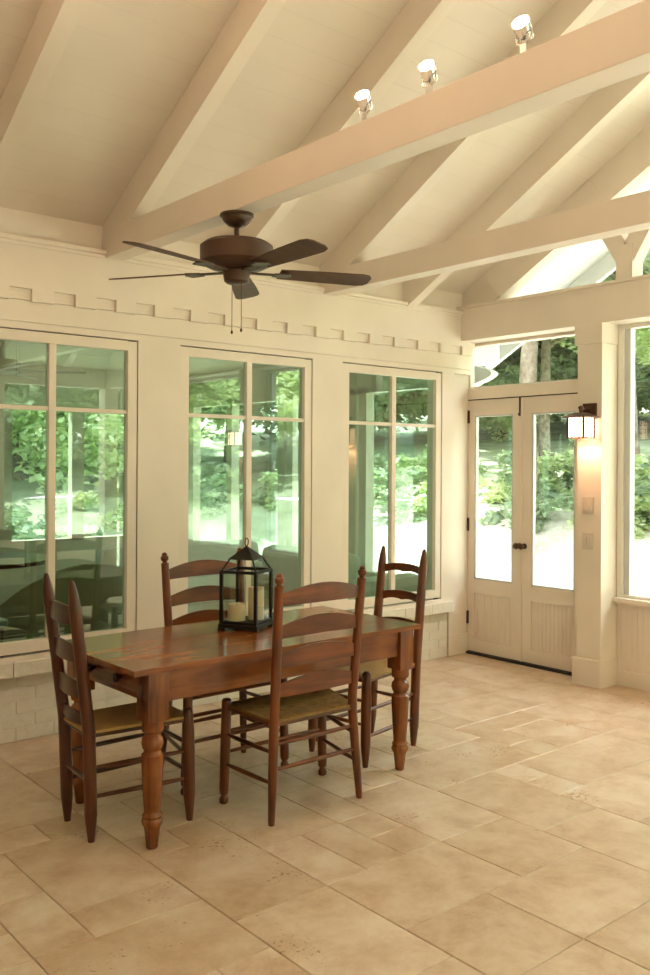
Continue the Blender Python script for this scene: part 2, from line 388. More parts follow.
# gable truss
g = raf(-.13, -.0, .285); trim(g)
trim(MB().box(-.15, -.02, gy-.062, gy+.062, 2.80, 3.05).box(-.15, -.02, YR-.08, YR+.08, 2.80, Z0-SL*YR-.2))
def strut(p, q, wd, x0=-.14, x1=-.03):
    p, q = Vector((0, *p)), Vector((0, *q)); d = (q-p).normalized(); nrm = Vector((0, -d.z, d.y))*wd/2
    return MB().poly([(x0, *(v.yz)) for v in (p+nrm, q+nrm, q-nrm, p-nrm)], (x1-x0, 0, 0))
trim(strut((gy-.0, 2.95), (gy+.34, 3.52), .13)); trim(strut((gy-.0, 2.95), (gy-.42, 3.62), .13))
trim(MB().box(-.15, -.02, -4.75-.062, -4.75+.062, 2.80, 3.05))
t = thing('window_10', None, None, (0, YR, 2.8), kind='structure')
zr = Z0-SL*YR-2.8
MB().poly([(-.02, -YR-.02, 0), (-.02, -YR-.02, .1), (-.02, 0, zr-.02), (-.02, YR+.02, .1), (-.02, YR+.02, 0)], (.004, 0, 0)).build('window_pane', GL_OUT, t)
for n, (a, c) in enumerate(((gy+.06, -.4), )): pass

# ---- tie beams and rafters
TX = [-3.28, -1.634, -4.926, -6.57, -8.2]
for x in TX:
    trim(box(x, x+.115, YS, 0.0, 2.725, 2.882, bev=.003))
for k in range(-6, 4):
    x = -3.28+k*.82
    if x > -.5: continue
    trim(raf(x+.005, x+.09, .215))
trim(box(XW, .9, YR-.04, YR+.04, Z0-SL*YR-.30, Z0-SL*YR+.02))     # ridge board
# ceiling planes (carry on outside as the roof overhang)
for sgn in (1, -1):
    b = MB()
    def P(y, z, x=XW-.3): return (x, y if sgn == 1 else YS-y, z)
    y0 = .62; zr = Z0-SL*YR
    b.poly([P(.02, Z0-.011), P(YR, zr), P(YR, zr+.16), P(.02, Z0+.15)], (-XW+.3, 0, 0))
    o = b.build('ceiling' if sgn == 1 else 'ceiling.001', BOARDS, kind='structure')
OV = .95
for sgn in (1, -1):
    b = MB()
    def P(y, z, x=.0): return (x, y if sgn == 1 else YS-y, z)
    b.poly([P(.62, Z0-.62*SL), P(YR, zr), P(YR, zr+.16), P(.62, Z0-.62*SL+.16)], (OV, 0, 0))
    b.poly([P(.62, Z0-.62*SL-.16), P(YR, zr-.16), P(YR, zr+.02), P(.62, Z0-.62*SL+.02)], (.045, 0, 0), Matrix.Translation((OV-.045, 0, 0)))
    o = trim(b, EXT)
# eave outside beyond the corner, with scrolled rafter tail
b = MB(); b.box(.06, .55, .17, .62, 2.42, 2.60)
pts = []
for k in range(13):
    a = pi*k/12; pts.append((.62+.10*cos(a), 2.3+.10*sin(a)*0-.0, 0))
b.poly([(.10, .10, 2.60), (.10, .10, 2.36)]+[(.10, .10-.05-.16*sin(pi*k/10)*1.0-.0*k, 2.36-.014*k) for k in range(11)]+[(.10, .10, 2.2), (.10, .62, 2.2), (.10, .62, 2.6)], (.09, 0, 0))
trim(b, EXT)
trim(box(.06, .12, .085, .17, -.1, 2.9), EXT)                 # outside corner board of the house

# opposite side (behind the viewer): knee wall, posts, openings with glass
t = MB(); t.box(XW, 0, YS-.1, YS, 0, .60); t.build('wall_right', CREAM, kind='structure')
box(XW, 0, YS-.1, YS+.06, 2.53, 3.0).build('wall_right_header', CREAM, kind='structure')
for x in (-8.3, -6.57, -4.93, -3.28, -1.63, -.1): trim(box(x-.09, x+.09, YS-.12, YS+.06, .0, 2.53))
# back end
bk = MB(); bk.box(XW-.1, XW, YS, .16, 0, 3.0)
bk.poly([(XW-.1, .16, 3.0), (XW-.1, YR, zr+.05), (XW-.1, YS, 3.0)], (.1, 0, 0)); bk.build('wall_back', CREAM, kind='structure')
box(XW, -5.0, YS-.1, YS, .55, 2.6).build('wall_right_solid', CREAM, kind='structure')

# ---------------------------------------------------------------- room behind the house windows
HX0, HX1, HY = -7.6, .02, 4.4
m = MB(); m.box(HX0, HX1, .16, HY, -.12, -.02); m.build('floor.001', DKFLOOR, kind='structure')
box(HX0, HX1, .16, HY, 2.58, 2.70).build('ceiling.002', OLIVE, kind='structure')
m = MB(); m.box(HX0, HX1, HY, HY+.1, -.1, .72).box(HX0, HX1, HY, HY+.1, 2.12, 2.7)
for x in (-7.3, -5.9, -5.05, -4.2, -3.3, -2.2, -1.4, -.5, -.05): m.box(x-.07, x+.07, HY, HY+.1, .7, 2.12)
m.build('wall_house_far', OLIVE, kind='structure')
m = MB(); m.box(-.03, .07, .16, HY, -.1, .55).box(-.03, .07, .16, HY, 2.2, 2.7)
for y in (.22, 1.3, 1.45, 2.4, 2.55, 3.5, 4.3): m.box(-.03, .07, y-.05, y+.05, .5, 2.25)
m.build('wall_house_end', OLIVE, kind='structure')
m = MB(); m.box(HX0-.1, HX0, .16, HY, -.1, 2.7); m.build('wall_house_left', OLIVE, kind='structure')
trim(box(HX0, HX1, .4, .5, 2.50, 2.62), CREAM)

# sofas and armchair seen through the panes
def rounded(x0, x1, y0, y1, z0, z1, bev): return MB().box(x0, x1, y0, y1, z0, z1, bev=bev)
def sofa(name, label, loc, rz, W, m):
    t = thing(name, label, 'sofa', loc, rz)
    rounded(-W/2, W/2, -.42, .42, .10, .42, .05).build('base', m, t)
    rounded(-W/2+.18, W/2-.18, -.40, .24, .40, .56, .06).build('seat_cushion', m, t)
    rounded(-W/2+.1, W/2-.1, .20, .44, .36, .86, .09).build('backrest', m, t)
    for s in (-1, 1): rounded(s*(W/2-.11)-.11, s*(W/2-.11)+.11, -.42, .42, .12, .66, .09).build('armrest', m, t)
    return t
sofa('sofa', 'pale upholstered sofa inside the house behind the middle window', (-1.55, 1.75, -.02), radians(-8), 1.7, SOFA)
sofa('sofa', 'pale upholstered sofa inside the house behind the window nearest the door', (-.62, .95, -.02), radians(90), 1.3, SOFA)
def wicker_chair(loc, rz, label, cush=None):
    t = thing('wicker_armchair', label, 'armchair', loc, rz)
    b = MB(); n = 18
    for k in range(n):       # wrap-around back whose rim arches from the arms up to the middle
        a0, a1 = pi*k/n, pi*(k+1)/n
        def q(a, r, z): return Vector((r*cos(a), r*.85*sin(a)-.05, z))
        h0, h1 = .58+.34*sin(a0)**1.2, .58+.34*sin(a1)**1.2
        v = [b.b.verts.new(p) for p in (q(a0, .46, .05), q(a1, .46, .05), q(a1, .50, h1), q(a0, .50, h0), q(a0, .41, .05), q(a1, .41, .05), q(a1, .42, h1), q(a0, .42, h0))]
        for f in ((0, 1, 2, 3), (5, 4, 7, 6), (3, 2, 6, 7), (1, 0, 4, 5)): b.b.faces.new([v[i] for i in f])
        if k == 0: b.b.faces.new([v[i] for i in (0, 3, 7, 4)])
        if k == n-1: b.b.faces.new([v[i] for i in (1, 5, 6, 2)])
    b.build('backrest', WICK, t, True)
    rounded(-.41, .41, -.42, .25, .08, .40, .03).build('seat', WICK, t)
    rounded(-.36, .36, -.40, .26, .40, .50, .04).build('seat_cushion', cush or SOFA, t)
    return t
wicker_chair((-3.12, .80, -.02), radians(178), 'wicker tub armchair inside the house behind the left window, its back to the glass', LIME)
wicker_chair((-4.25, 1.15, -.02), radians(150), 'wicker tub armchair at the left picture edge inside the house')
t = thing('side_table', 'low dark side table with a tray inside the house behind the left window', 'table', (-3.98, .58, -.02))
rounded(-.30, .30, -.22, .22, .60, .64, .008).build('tabletop', mat('table_top_grey', (.45, .45, .45), .3), t)
for sx in (-1, 1):
    for sy in (-1, 1): box(sx*.26-.02, sx*.26+.02, sy*.18-.02, sy*.18+.02, 0, .6).build('leg', DKWOOD, t)
b = MB(); b.box(-.14, .14, -.06, .06, 0, .035, bev=.012).build('folded_cloth', REDC, None, label='folded dark red cloth on the side table behind the left window', category='cloth').location = (-3.98, .55, .621)
t = thing('dining_table', 'dark round dining table deeper inside the house behind the left window', 'table', (-2.95, 2.9, -.02))
MB().lathe([(.70, .02), (.70, .55), (.735, .56), (.74, .02)], 32).build('tabletop', DKWOOD, t); MB().lathe([(0, .28), (.04, .28), (.07, .06), (.5, .05), (.70, .12)], 20).build('pedestal', DKWOOD, t, True)
def slatchair(loc, rz, label):
    t = thing('dining_chair', label, 'chair', loc, rz)
    rounded(-.22, .22, -.22, .22, .43, .47, .01).build('seat', DKWOOD, t)
    for sx in (-1, 1):
        MB().tube([(sx*.20, -.2, 0), (sx*.20, -.2, .43)], .018, 8).build('leg', DKWOOD, t, True)
        MB().tube([(sx*.20, .2, 0), (sx*.20, .2, .45), (sx*.19, .27, .98)], .018, 8).build('leg', DKWOOD, t, True)
    b = MB()
    for z in (.62, .78, .94): b.box(-.19, .19, .21+(z-.45)*.13-.008, .21+(z-.45)*.13+.008, z-.025, z+.025)
    b.build('backrest', DKWOOD, t)
    return t
slatchair((-3.35, 2.35, -.02), radians(150), 'dark slatted chair in front of the round table inside the house')
slatchair((-3.75, 3.1, -.02), radians(70), 'dark slatted chair left of the round table inside the house')
def lamp_in(loc):
    t = thing('ceiling_fan', 'pale still ceiling fan inside the house behind the left window', 'ceiling fan', loc)
    MB().lathe([(.0, .02), (-.02, .07), (-.10, .07), (-.11, .02), (-.24, .02), (-.25, .11), (-.34, .12), (-.36, .05)], 20).build('motor', mat('pale_fan_metal', (.55, .52, .38), .4), t, True)
    for k in range(5):
        M = Matrix.Rotation(2*pi*k/5-.40, 4, 'Z')@Matrix.Translation((0, 0, -.33))@Matrix.Rotation(radians(12), 4, 'X')
        MB().box(.13, .62, -.06, .06, -.004, .004, M=M, bev=.003).build('blade', mat('pale_fan_blade', (.62, .58, .55), .4), t)
lamp_in((-3.1, 2.05, 2.58))

# ---------------------------------------------------------------- table
def turned(b, cx, cy, prof, n=24): return b.lathe([(z, r) for z, r in prof], n, (cx, cy, 0))
T = thing('dining_table', 'long reddish pine farmhouse table with turned legs on the travertine floor', 'table', (-3.148, -1.318, 0), radians(1.2))
tb = MB(); ys = [-.38, -.185, .055, .38]
for a, c in zip(ys, ys[1:]): tb.box(-.832, .796, a+.0008, c-.0008, .709, .733, bev=.0025)
tb.build('tabletop', TW[0], T)
LX, LY = .712, .316
ap = MB()
for s in (-1, 1): ap.box(-LX+.04, LX-.04, s*(LY+.018)-.012, s*(LY+.018)+.012, .583, .709)
ap.build('apron', TW[0], T)
ap = MB(); ap.box(LX+.012, LX+.036, -LY+.04, LY-.04, .583, .709).build('apron', TW[1], T)
box(-LX-.02, -LX+.01, -LY+.04, LY-.04, .583, .709).build('apron', TW[1], T)
dr = box(-LX-.032, -LX-.019, -LY+.065, LY-.065, .606, .698, bev=.003).build('drawer', TW[1], T)
MB().lathe([(0, .008), (.3, .010), (.5, .018), (.85, .020), (1, .010)], 14, axis=((-LX-.030, -.12, .652), (-LX-.072, -.12, .652))).build('knob', CD[0], dr, True)
MB().lathe([(0, .008), (.3, .010), (.5, .018), (.85, .020), (1, .010)], 14, axis=((-LX-.030, .12, .652), (-LX-.072, .12, .652))).build('knob', CD[0], dr, True)
prof = [(0, .020), (.004, .023), (.075, .031), (.088, .034), (.098, .041), (.112, .043), (.122, .038), (.132, .041), (.143, .034), (.152, .033), (.25, .040), (.34, .044), (.375, .0445), (.383, .036), (.392, .034), (.402, .041), (.420, .0455), (.440, .042), (.452, .031), (.462, .032), (.470, .043), (.482, .045), (.500, .044), (.515, .045)]
for sx in (-1, 1):
    for sy in (-1, 1):
        b = MB(); b.lathe(prof, 28, (sx*LX, sy*LY, 0)); b.box(sx*LX-.0465, sx*LX+.0465, sy*LY-.0465, sy*LY+.0465, .512, .7092, bev=.003)
        b.build('leg', TW[2], T, True)

# ---------------------------------------------------------------- chairs
def slat(b, p0, p1, zlo, zhi, arch, sag=0, th=.009, bow=.02, n=12, wavy=False, inner=.0):
    """slat between two posts: bottom straight (or arched when wavy), top bowed up by arch; bows backwards"""
    p0, p1 = Vector(p0), Vector(p1); d = (p1-p0).normalized(); back = Vector((d.y, -d.x, 0))
    fr, bk = [], []
    for i in range(n+1):
        t = i/n; c = p0.lerp(p1, t)+back*bow*sin(pi*t); e = sin(pi*t)
        lo = zlo+sag*e+(.010*abs(sin(2*pi*t)) if wavy else 0); hi = zhi+arch*e
        fr.append((Vector((c.x, c.y, lo))+back*th/2, Vector((c.x, c.y, hi))+back*th/2)); bk.append((Vector((c.x, c.y, lo))-back*th/2, Vector((c.x, c.y, hi))-back*th/2))
    V = [[b.b.verts.new(q) for q in (a[0], a[1], c[1], c[0])] for a, c in zip(fr, bk)]
    for q, r in zip(V, V[1:]):
        for k in range(4): b.b.faces.new((q[k], q[(k+1) % 4], r[(k+1) % 4], r[k]))
    b.b.faces.new(V[0]); b.b.faces.new(V[-1][::-1])
    return b
def seat(corners, z, sag=.018, thick=.030, n=12):
    """rush seat: four corners (fl, fr, br, bl), rolled edges and a slack middle"""
    b = MB(); fl, fr, br, bl = [Vector((*c, 0)) for c in corners]; top, bot = [], []
    for i in range(n+1):
        rt, rb = [], []
        for j in range(n+1):
            u, v = i/n, j/n; p = fl.lerp(fr, u).lerp(bl.lerp(br, u), v)
            e = min(u, 1-u, v, 1-v); roll = 1-math.exp(-e*16); du, dv = min(u, 1-u), min(v, 1-v)
            s = -sag*min(1, 3.2*e); xr = .003*(1 if abs(du-dv) > .04 else -1)
            rt.append(b.b.verts.new((p.x, p.y, z-.012*(1-roll)+s+xr))); rb.append(b.b.verts.new((p.x, p.y, z-thick+.010*(1-roll)+s*.6)))
        top.append(rt); bot.append(rb)
    for i in range(n):
        for j in range(n):
            b.b.faces.new((top[i][j], top[i+1][j], top[i+1][j+1], top[i][j+1])); b.b.faces.new((bot[i][j], bot[i][j+1], bot[i+1][j+1], bot[i+1][j]))
    for k in range(n):
        for a, c, d2, e2 in ((top[k][0], top[k+1][0], bot[k+1][0], bot[k][0]), (top[k+1][n], top[k][n], bot[k][n], bot[k+1][n]),
                             (top[0][k+1], top[0][k], bot[0][k], bot[0][k+1]), (top[n][k], top[n][k+1], bot[n][k+1], bot[n][k])): b.b.faces.new((a, c, d2, e2))
    return b
def chair(name, label, loc, rz, P, W, rushm, group=None):
    """P: foot/seat/top xy of the back posts (left, right), foot/top of the front legs. Faces local +y."""
    t = thing(name, label, 'chair', loc, rz); zs = P['zs']; finial = P['finial']; H = P['H']
    def at(pp, z):      # point of a back post at height z, piecewise foot -> seat -> top
        (f, s_, tp) = pp
        if z < zs: k = z/zs; return Vector((f[0]+(s_[0]-f[0])*k, f[1]+(s_[1]-f[1])*k, z))
        k = (z-zs)/(H-zs); return Vector((s_[0]+(tp[0]-s_[0])*k, s_[1]+(tp[1]-s_[1])*k, z))
    pr = P['pr']
    for pp in P['back']:
        if finial:
            zz = [0, .02, .2, .42, .5, .7, .9, H-.062]; rr = [.012, .014, .018, .0195, .0195, .019, .0185, .018]
            pts = [at(pp, z) for z in zz]; b = MB()
            for z, r in ((H-.060, .018), (H-.056, .019), (H-.052, .011), (H-.046, .010), (H-.042, .015), (H-.034, .0185), (H-.022, .018), (H-.015, .0115), (H-.012, .0125), (H-.008, .0125), (H-.003, .008), (H, .002)):
                pts.append(at(pp, z)); rr.append(r)
        else:
            zz = [0, .05, .11, .3, .45, .7, H-.12, H-.10, H-.05, H-.008, H]; rr = [.012, .017, .0225, .023, .023, .022, .0215, .021, .0165, .0095, .004]
            pts = [at(pp, z) for z in zz]; b = MB()
        b.tube(pts, [r*pr for r in rr], 16).build('back_post', W[2], t, True)
    for f, tp in P['front']:
        b = MB(); hf = P['hf']
        if finial: zr = [(0, .011), (.006, .018), (.022, .0195), (.034, .014), (.040, .012), (.048, .0185), (.07, .020), (.3, .021), (.43, .0205), (hf-.006, .020), (hf, .016)]
        else: zr = [(0, .012), (.05, .017), (.11, .0225), (.3, .024), (.42, .022), (hf-.012, .019), (hf, .010)]
        b.tube([(f[0]+(tp[0]-f[0])*z/hf, f[1]+(tp[1]-f[1])*z/hf, z) for z, r in zr], [r*pr for z, r in zr], 16).build('leg', W[2], t, True)
    def fat(i, z): f, tp = P['front'][i]; k = z/P['hf']; return Vector((f[0]+(tp[0]-f[0])*k, f[1]+(tp[1]-f[1])*k, z))
    L, Rr = P['back']
    def rung(a, c, r=.0095, ax=0): MB().tube([a, a.lerp(c, .25), a.lerp(c, .5), a.lerp(c, .75), c], [r*.75, r*1.02, r*1.12, r*1.02, r*.75], 10).build('rung', W[ax], t, True)
    for z in P['rz_side']: rung(fat(0, z), at(L, z), ax=1); rung(fat(1, z), at(Rr, z), ax=1)
    for z in P['rz_back']: rung(at(L, z), at(Rr, z))
    for z in P['rz_front']: rung(fat(0, z), fat(1, z))
    zl = zs-.022
    for a, c in ((fat(0, zl), fat(1, zl)), (at(L, zl), at(Rr, zl)), (fat(0, zl), at(L, zl)), (fat(1, zl), at(Rr, zl))):
        MB().tube([a, c], .010, 8).build('seat_rail', W[0], t, True)
    cs = [fat(0, zs).xy, fat(1, zs).xy, at(Rr, zs).xy, at(L, zs).xy]
    mx = (Vector(cs[0])+Vector(cs[1])+Vector(cs[2])+Vector(cs[3]))/4
    cs = [tuple(mx+(Vector(c)-mx)*P.get('so', 1.03)) for c in cs]
    seat(cs, zs+.006, P.get('sag', .016)).build('seat', rushm, t, True)
    for zlo, zhi, arch, sag in P['slats']:
        zc = (zlo+zhi)/2; slat(MB(), at(L, zc), at(Rr, zc), zlo, zhi, arch, sag, wavy=P.get('wavy', False)).build('back_slat', W[0], t)
    return t
# chairs with acorn finials; feet and tops as the photo shows them (rather uneven old frames)
PA = dict(zs=.462, H=1.085, hf=.478, finial=True, pr=1.10,
          back=(((-.215, 0), (-.237, -.045), (-.25, -.095)), ((.29, 0), (.20, -.045), (.217, -.095))),
          front=(((-.235, .335), (-.235, .315)), ((.35, .337), (.325, .32))),
          rz_side=(.318, .183), rz_back=(.354, .243), rz_front=(.33, .235), sag=.022,
          slats=((.945, .992, .040, .004), (.806, .856, .040, .008), (.682, .732, .038, .004), (.556, .606, .036, .004)))
c2 = chair('ladderback_chair', 'acorn-topped ladderback chair on the near side of the table, its back turned to us', (-3.137, -1.775, 0), 0, PA, CW, RUSH_D)
c3 = dup(c2); c3.location = (-3.105, -.905, 0); c3.rotation_euler = (0, 0, pi)
c3['label'] = 'acorn-topped ladderback chair on the far side of the table, behind the black lantern'
PB = dict(zs=.455, H=1.07, hf=.485, finial=False, pr=1.14,
          back=(((-.133, 0), (-.138, -.015), (-.148, -.095)), ((.133, 0), (.138, -.015), (.140, -.092))),
          front=(((-.165, .43), (-.160, .42)), ((.165, .43), (.160, .42))),
          rz_side=(.345, .300, .182)[1:], rz_back=(.245,), rz_front=(.33, .21), so=1.05, sag=.006, wavy=False,
          slats=((.887, .952, .014, -.002), (.733, .797, .014, -.002), (.583, .645, .014, -.002), (.470, .513, .010, 0)))
c1 = chair('ladderback_chair', 'ladderback chair with pointed posts and tan rush seat at the left end of the table', (-4.008, -1.312, 0), radians(-90-3.5), PB, CD, RUSH_T)
PC = dict(PB); PC.update(back=(((-.150, 0), (-.148, -.025), (-.146, -.098)), ((.150, 0), (.148, -.025), (.144, -.098))),
          front=(((-.187, .455), (-.180, .44)), ((.187, .455), (.180, .44))), wavy=True, rz_side=(.284, .150),
          slats=((.915, .965, .016, .016), (.760, .812, .016, .016), (.610, .662, .016, .016), (.475, .52, .012, .01)))
c4 = chair('ladderback_chair', 'ladderback chair with pointed posts at the right end of the table, nearest the doors', (-2.118, -1.243, 0), radians(90+7.5), PC, CW, RUSH_T)

# ---------------------------------------------------------------- lantern and candles
LA = radians(-60); lc = Vector((-3.133, -1.346, .733))-Matrix.Rotation(LA, 3, 'Z')@Vector((.091, -.091, 0))
t = thing('candle_lantern', 'black metal candle lantern with glass sides standing on the farmhouse table', 'lantern', lc, LA)
s = .091; q = .0075
b = MB()
for sx in (-1, 1):
    for sy in (-1, 1): b.box(sx*s-q, sx*s+q, sy*s-q, sy*s+q, .0, .285)
    b.box(-s, s, sx*s-q*.8, sx*s+q*.8, .275, .289); b.box(sx*s-q*.8, sx*s+q*.8, -s, s, .275, .289)
b.build('frame', IRON, t)
MB().box(-s-.012, s+.012, -s-.012, s+.012, .012, .030, bev=.003).box(-s-.004, s+.004, -s-.004, s+.004, .028, .042).build('base', IRON, t)
for sx in (-1, 1):
    for sy in (-1, 1): MB().box(sx*s-.014, sx*s+.014, sy*s-.014, sy*s+.014, 0, .013, bev=.002).build('foot', IRON, t)
for sx in (-1, 1):
    for sy in (-1, 1): MB().tube([(sx*s, sy*s, .285), (sx*.060, sy*.060, .343)], .0045, 8).build('roof_strut', IRON, t)
v = MB(); c4_ = [v.b.verts.new((sx*.070, sy*.070, .340)) for sx, sy in ((-1, -1), (1, -1), (1, 1), (-1, 1))]; ap_ = v.b.verts.new((0, 0, .405))
for k in range(4): v.b.faces.new((c4_[k], c4_[(k+1) % 4], ap_))
v.b.faces.new(c4_[::-1]); v.build('roof', IRON, t)
MB().tube([(.0, .019*sin(a), .422+.019*cos(a)) for a in [2*pi*k/20 for k in range(21)]], .003, 6, False).build('ring', IRON, t, True)
for k in range(4):
    M = Matrix.Rotation(pi/2*k, 4, 'Z'); MB().box(-s+q, s-q, -s-.0012, -s+.0012, .042, .275, M=M).build('pane', GL_LAN, t)
def candle(name, lx, ly, r, h, label):
    p = Matrix.Rotation(LA, 4, 'Z')@Vector((lx, ly, 0)); o = thing(name, label, 'candle', (lc.x+p.x, lc.y+p.y, lc.z+.042))
    MB().lathe([(0, r*.98), (.002, r), (h-.005, r), (h, r*.95), (h-.003, r*.7), (h-.006, .002)], 28).build('wax', WAX, o, True)
    MB().tube([(0, 0, h-.01), (.001, 0, h+.008)], .0013, 6).build('wick', IRON, o)
candle('pillar_candle', -.036, -.034, .043, .080, 'short cream pillar candle inside the black lantern')
candle('pillar_candle', .039, .030, .039, .158, 'tall cream pillar candle inside the black lantern')

# ---------------------------------------------------------------- ceiling fan
FX, FY, FZ = -3.222, -1.30, 2.725
t = thing('ceiling_fan', 'brown ceiling fan with two pull chains hanging from the white tie beam', 'ceiling fan', (FX, FY, FZ))
MB().lathe([(0, .080), (-.010, .081), (-.014, .072), (-.024, .070), (-.040, .058), (-.055, .040), (-.060, .020), (-.062, .012)], 28).build('canopy', FANM, t, True)
MB().tube([(0, 0, -.05), (0, 0, -.135)], .0125, 12).build('downrod', FANM, t, True)
mz = -.125
MB().lathe([(mz, .02), (mz-.003, .10), (mz-.012, .150), (mz-.025, .168), (mz-.030, .174), (mz-.105, .174), (mz-.112, .168), (mz-.130, .130), (mz-.140, .075), (mz-.142, .02)], 40).build('motor_housing', FANM, t, True)
MB().lathe([(mz-.140, .05), (mz-.143, .064), (mz-.150, .066), (mz-.185, .060), (mz-.195, .058), (mz-.205, .045), (mz-.207, .01)], 28).build('switch_housing', FANM, t, True)
for k in range(5):
    a = radians(-22+72*k); M = Matrix.Rotation(a, 4, 'Z')@Matrix.Translation((0, 0, mz-.150))
    br = MB(); br.box(.055, .20, -.011, .011, -.004, .004, M=M); br.poly([(.18, -.03, -.004), (.25, -.045, -.004), (.27, 0, -.004), (.25, .045, -.004), (.18, .03, -.004)], (0, 0, .006), M=M)
    bo = br.build('blade_arm', FANM, t)
    M2 = M@Matrix.Rotation(radians(-12), 4, 'X')
    pts = [(.21, -.050, 0), (.45, -.062, 0), (.62, -.066, 0), (.66, -.055, 0), (.675, -.03, 0), (.675, .03, 0), (.66, .055, 0), (.62, .066, 0), (.45, .062, 0), (.21, .050, 0)]
    MB().poly(pts, (0, 0, .006), M=M2@Matrix.Translation((0, 0, .003))).build('blade', FANB, t)
for dx, L_ in ((-.022, .235), (.022, .225)):
    p = R*dx; MB().tube([(p.x-.012, p.y-.02, mz-.20), (p.x-.012, p.y-.02, mz-.20-L_)], .0016, 6).lathe([(-L_-.012, .003), (-L_-.006, .006), (-L_+.004, .004)], 8, (p.x-.012, p.y-.02, mz-.20)).build('pull_chain', BRONZE, t)

# ---------------------------------------------------------------- spotlights on top of the tie beam
def spot(x, y, n, label, aim, group=None):
    t = thing('spotlight', label, 'spotlight', (x, y, 2.882), 0)
    MB().lathe([(0, .035), (.012, .035), (.018, .01)], 16).build('base', WHITE, t, True)
    MB().box(-.006, .006, -.012, .012, .01, .055).tube([(0, 0, .05), (0, -.03, .062), (0, -.034, .10)], .004, 6).tube([(0, 0, .05), (0, .03, .062), (0, .034, .10)], .004, 6).build('yoke', CHROME, t, True)
    d = Vector(aim).normalized(); c = Vector((0, 0, .10)); a, e = c-d*.035, c+d*.035
    MB().lathe([(0, .012), (.1, .026), (.5, .030), (1, .034), (1.001, .030), (.75, .028), (.74, .002)], 20, axis=(a, e)).build('head', CHROME, t, True)
    MB().lathe([(0, .004), (.3, .024), (.7, .026), (1, .012)], 16, axis=(a+d*.048, e-d*.004)).build('bulb', BULB, t, True)
    L = bpy.data.lights.new('spotlight_beam', 'SPOT'); L.energy = SPOT_W; L.color = WARM; L.spot_size = radians(150); L.spot_blend = .9; L.shadow_soft_size = .03
    o = bpy.data.objects.new('spotlight_beam', L); C.objects.link(o); o.parent = t; o.location = c+d*.05; o.rotation_euler = d.to_track_quat('-Z', 'Y').to_euler()
LBL = ['lit chrome spotlight on top of the tie beam, closest to the ceiling fan', 'lit chrome spotlight on the tie beam, between two others', 'lit chrome spotlight on top of the tie beam, farthest right and highest in the photo']
for i, (y, aim) in enumerate(((-2.20, (-.75, -.35, .55)), (-2.55, (-.8, -.35, .5)), (-2.98, (-.85, -.25, .45)))): spot(-3.225, y, i, LBL[i], aim)

# ---------------------------------------------------------------- wall sconce, switches
def sconce(ypos, label):
    t = thing('wall_lantern', label, 'wall lamp', (-.19, ypos, 1.87))
    MB().box(-.020, 0, -.052, .052, -.005, .105, bev=.003).build('wall_plate', BRONZE, t)
    SX, SY = -.115, .0
    MB().tube([(-.015, 0, .062), (SX, SY, .062)], .008, 10).lathe([(.028, .012), (.055, .014), (.07, .020), (.078, .018), (.084, .008)], 12, (SX, SY, 0)).build('arm', BRONZE, t, True)
    rf = MB(); r0 = [rf.b.verts.new((SX+a*.098, SY+c*.098, .006)) for a, c in ((-1, -1), (1, -1), (1, 1), (-1, 1))]; r1 = [rf.b.verts.new((SX+a*.03, SY+c*.03, .036)) for a, c in ((-1, -1), (1, -1), (1, 1), (-1, 1))]; rm = [rf.b.verts.new((SX+a*.095, SY+c*.095, .0)) for a, c in ((-1, -1), (1, -1), (1, 1), (-1, 1))]
    for k in range(4):
        j = (k+1) % 4; rf.b.faces.new((r0[k], r0[j], r1[j], r1[k])); rf.b.faces.new((rm[k], rm[j], r0[j], r0[k]))
    rf.b.faces.new(r1); rf.b.faces.new(rm[::-1]); rf.build('lamp_roof', BRONZE, t)
    hw = .062; fb = MB(); z0, z1 = -.142, .0
    for a in (-1, 1):
        for c in (-1, 1): fb.box(SX+a*hw-.006, SX+a*hw+.006, SY+c*hw-.006, SY+c*hw+.006, z0, z1)
        for z in (z0, ): fb.box(SX-hw, SX+hw, SY+a*hw-.004, SY+a*hw+.004, z, z+.008).box(SX+a*hw-.004, SX+a*hw+.004, SY-hw, SY+hw, z, z+.008)
        fb.box(SX-hw, SX+hw, SY+a*hw-.0035, SY+a*hw+.0035, -.032, -.028).box(SX+a*hw-.0035, SX+a*hw+.0035, SY-hw, SY+hw, -.032, -.028)
        for m_ in (-.03, .03): fb.box(SX+m_-.002, SX+m_+.002, SY+a*hw-.0035, SY+a*hw+.0035, z0, z1).box(SX+a*hw-.0035, SX+a*hw+.0035, SY+m_-.002, SY+m_+.002, z0, z1)
    fb.build('lamp_frame', BRONZE, t)
    gl = MB()
    for a in (-1, 1): gl.box(SX-hw, SX+hw, SY+a*(hw-.002)-.001, SY+a*(hw-.002)+.001, z0+.004, z1-.002).box(SX+a*(hw-.002)-.001, SX+a*(hw-.002)+.001, SY-hw, SY+hw, z0+.004, z1-.002)
    gl.build('lamp_glass', ARTGLASS, t)
    L = bpy.data.lights.new('sconce_light', 'POINT'); L.energy = SCONCE_W; L.color = (1, .64, .42); L.shadow_soft_size = .02
    o = bpy.data.objects.new('sconce_light', L); C.objects.link(o); o.parent = t; o.location = (SX+.0, SY, z0+.07)
sconce(-1.235, 'lit bronze lantern with art glass panes on the post right of the doors')
sconce(-2.89, 'lit bronze lantern on the next post, seen only mirrored in the middle house window')

def switch(z, label):
    t = thing('light_switch', label, 'light switch', (-.19, -1.222, z))
    MB().box(-.009, 0, -.044, .044, -.058, .058, bev=.002).build('cover_plate', PLATE, t)
    for y in (-.020, .020): MB().box(-.015, -.008, y-.013, y+.013, -.032, .032, bev=.0015).build('rocker', PLATE, t)
switch(1.262, 'pale double light switch on the post, upper of two plates'); switch(1.012, 'pale double light switch on the post, lower of two plates')

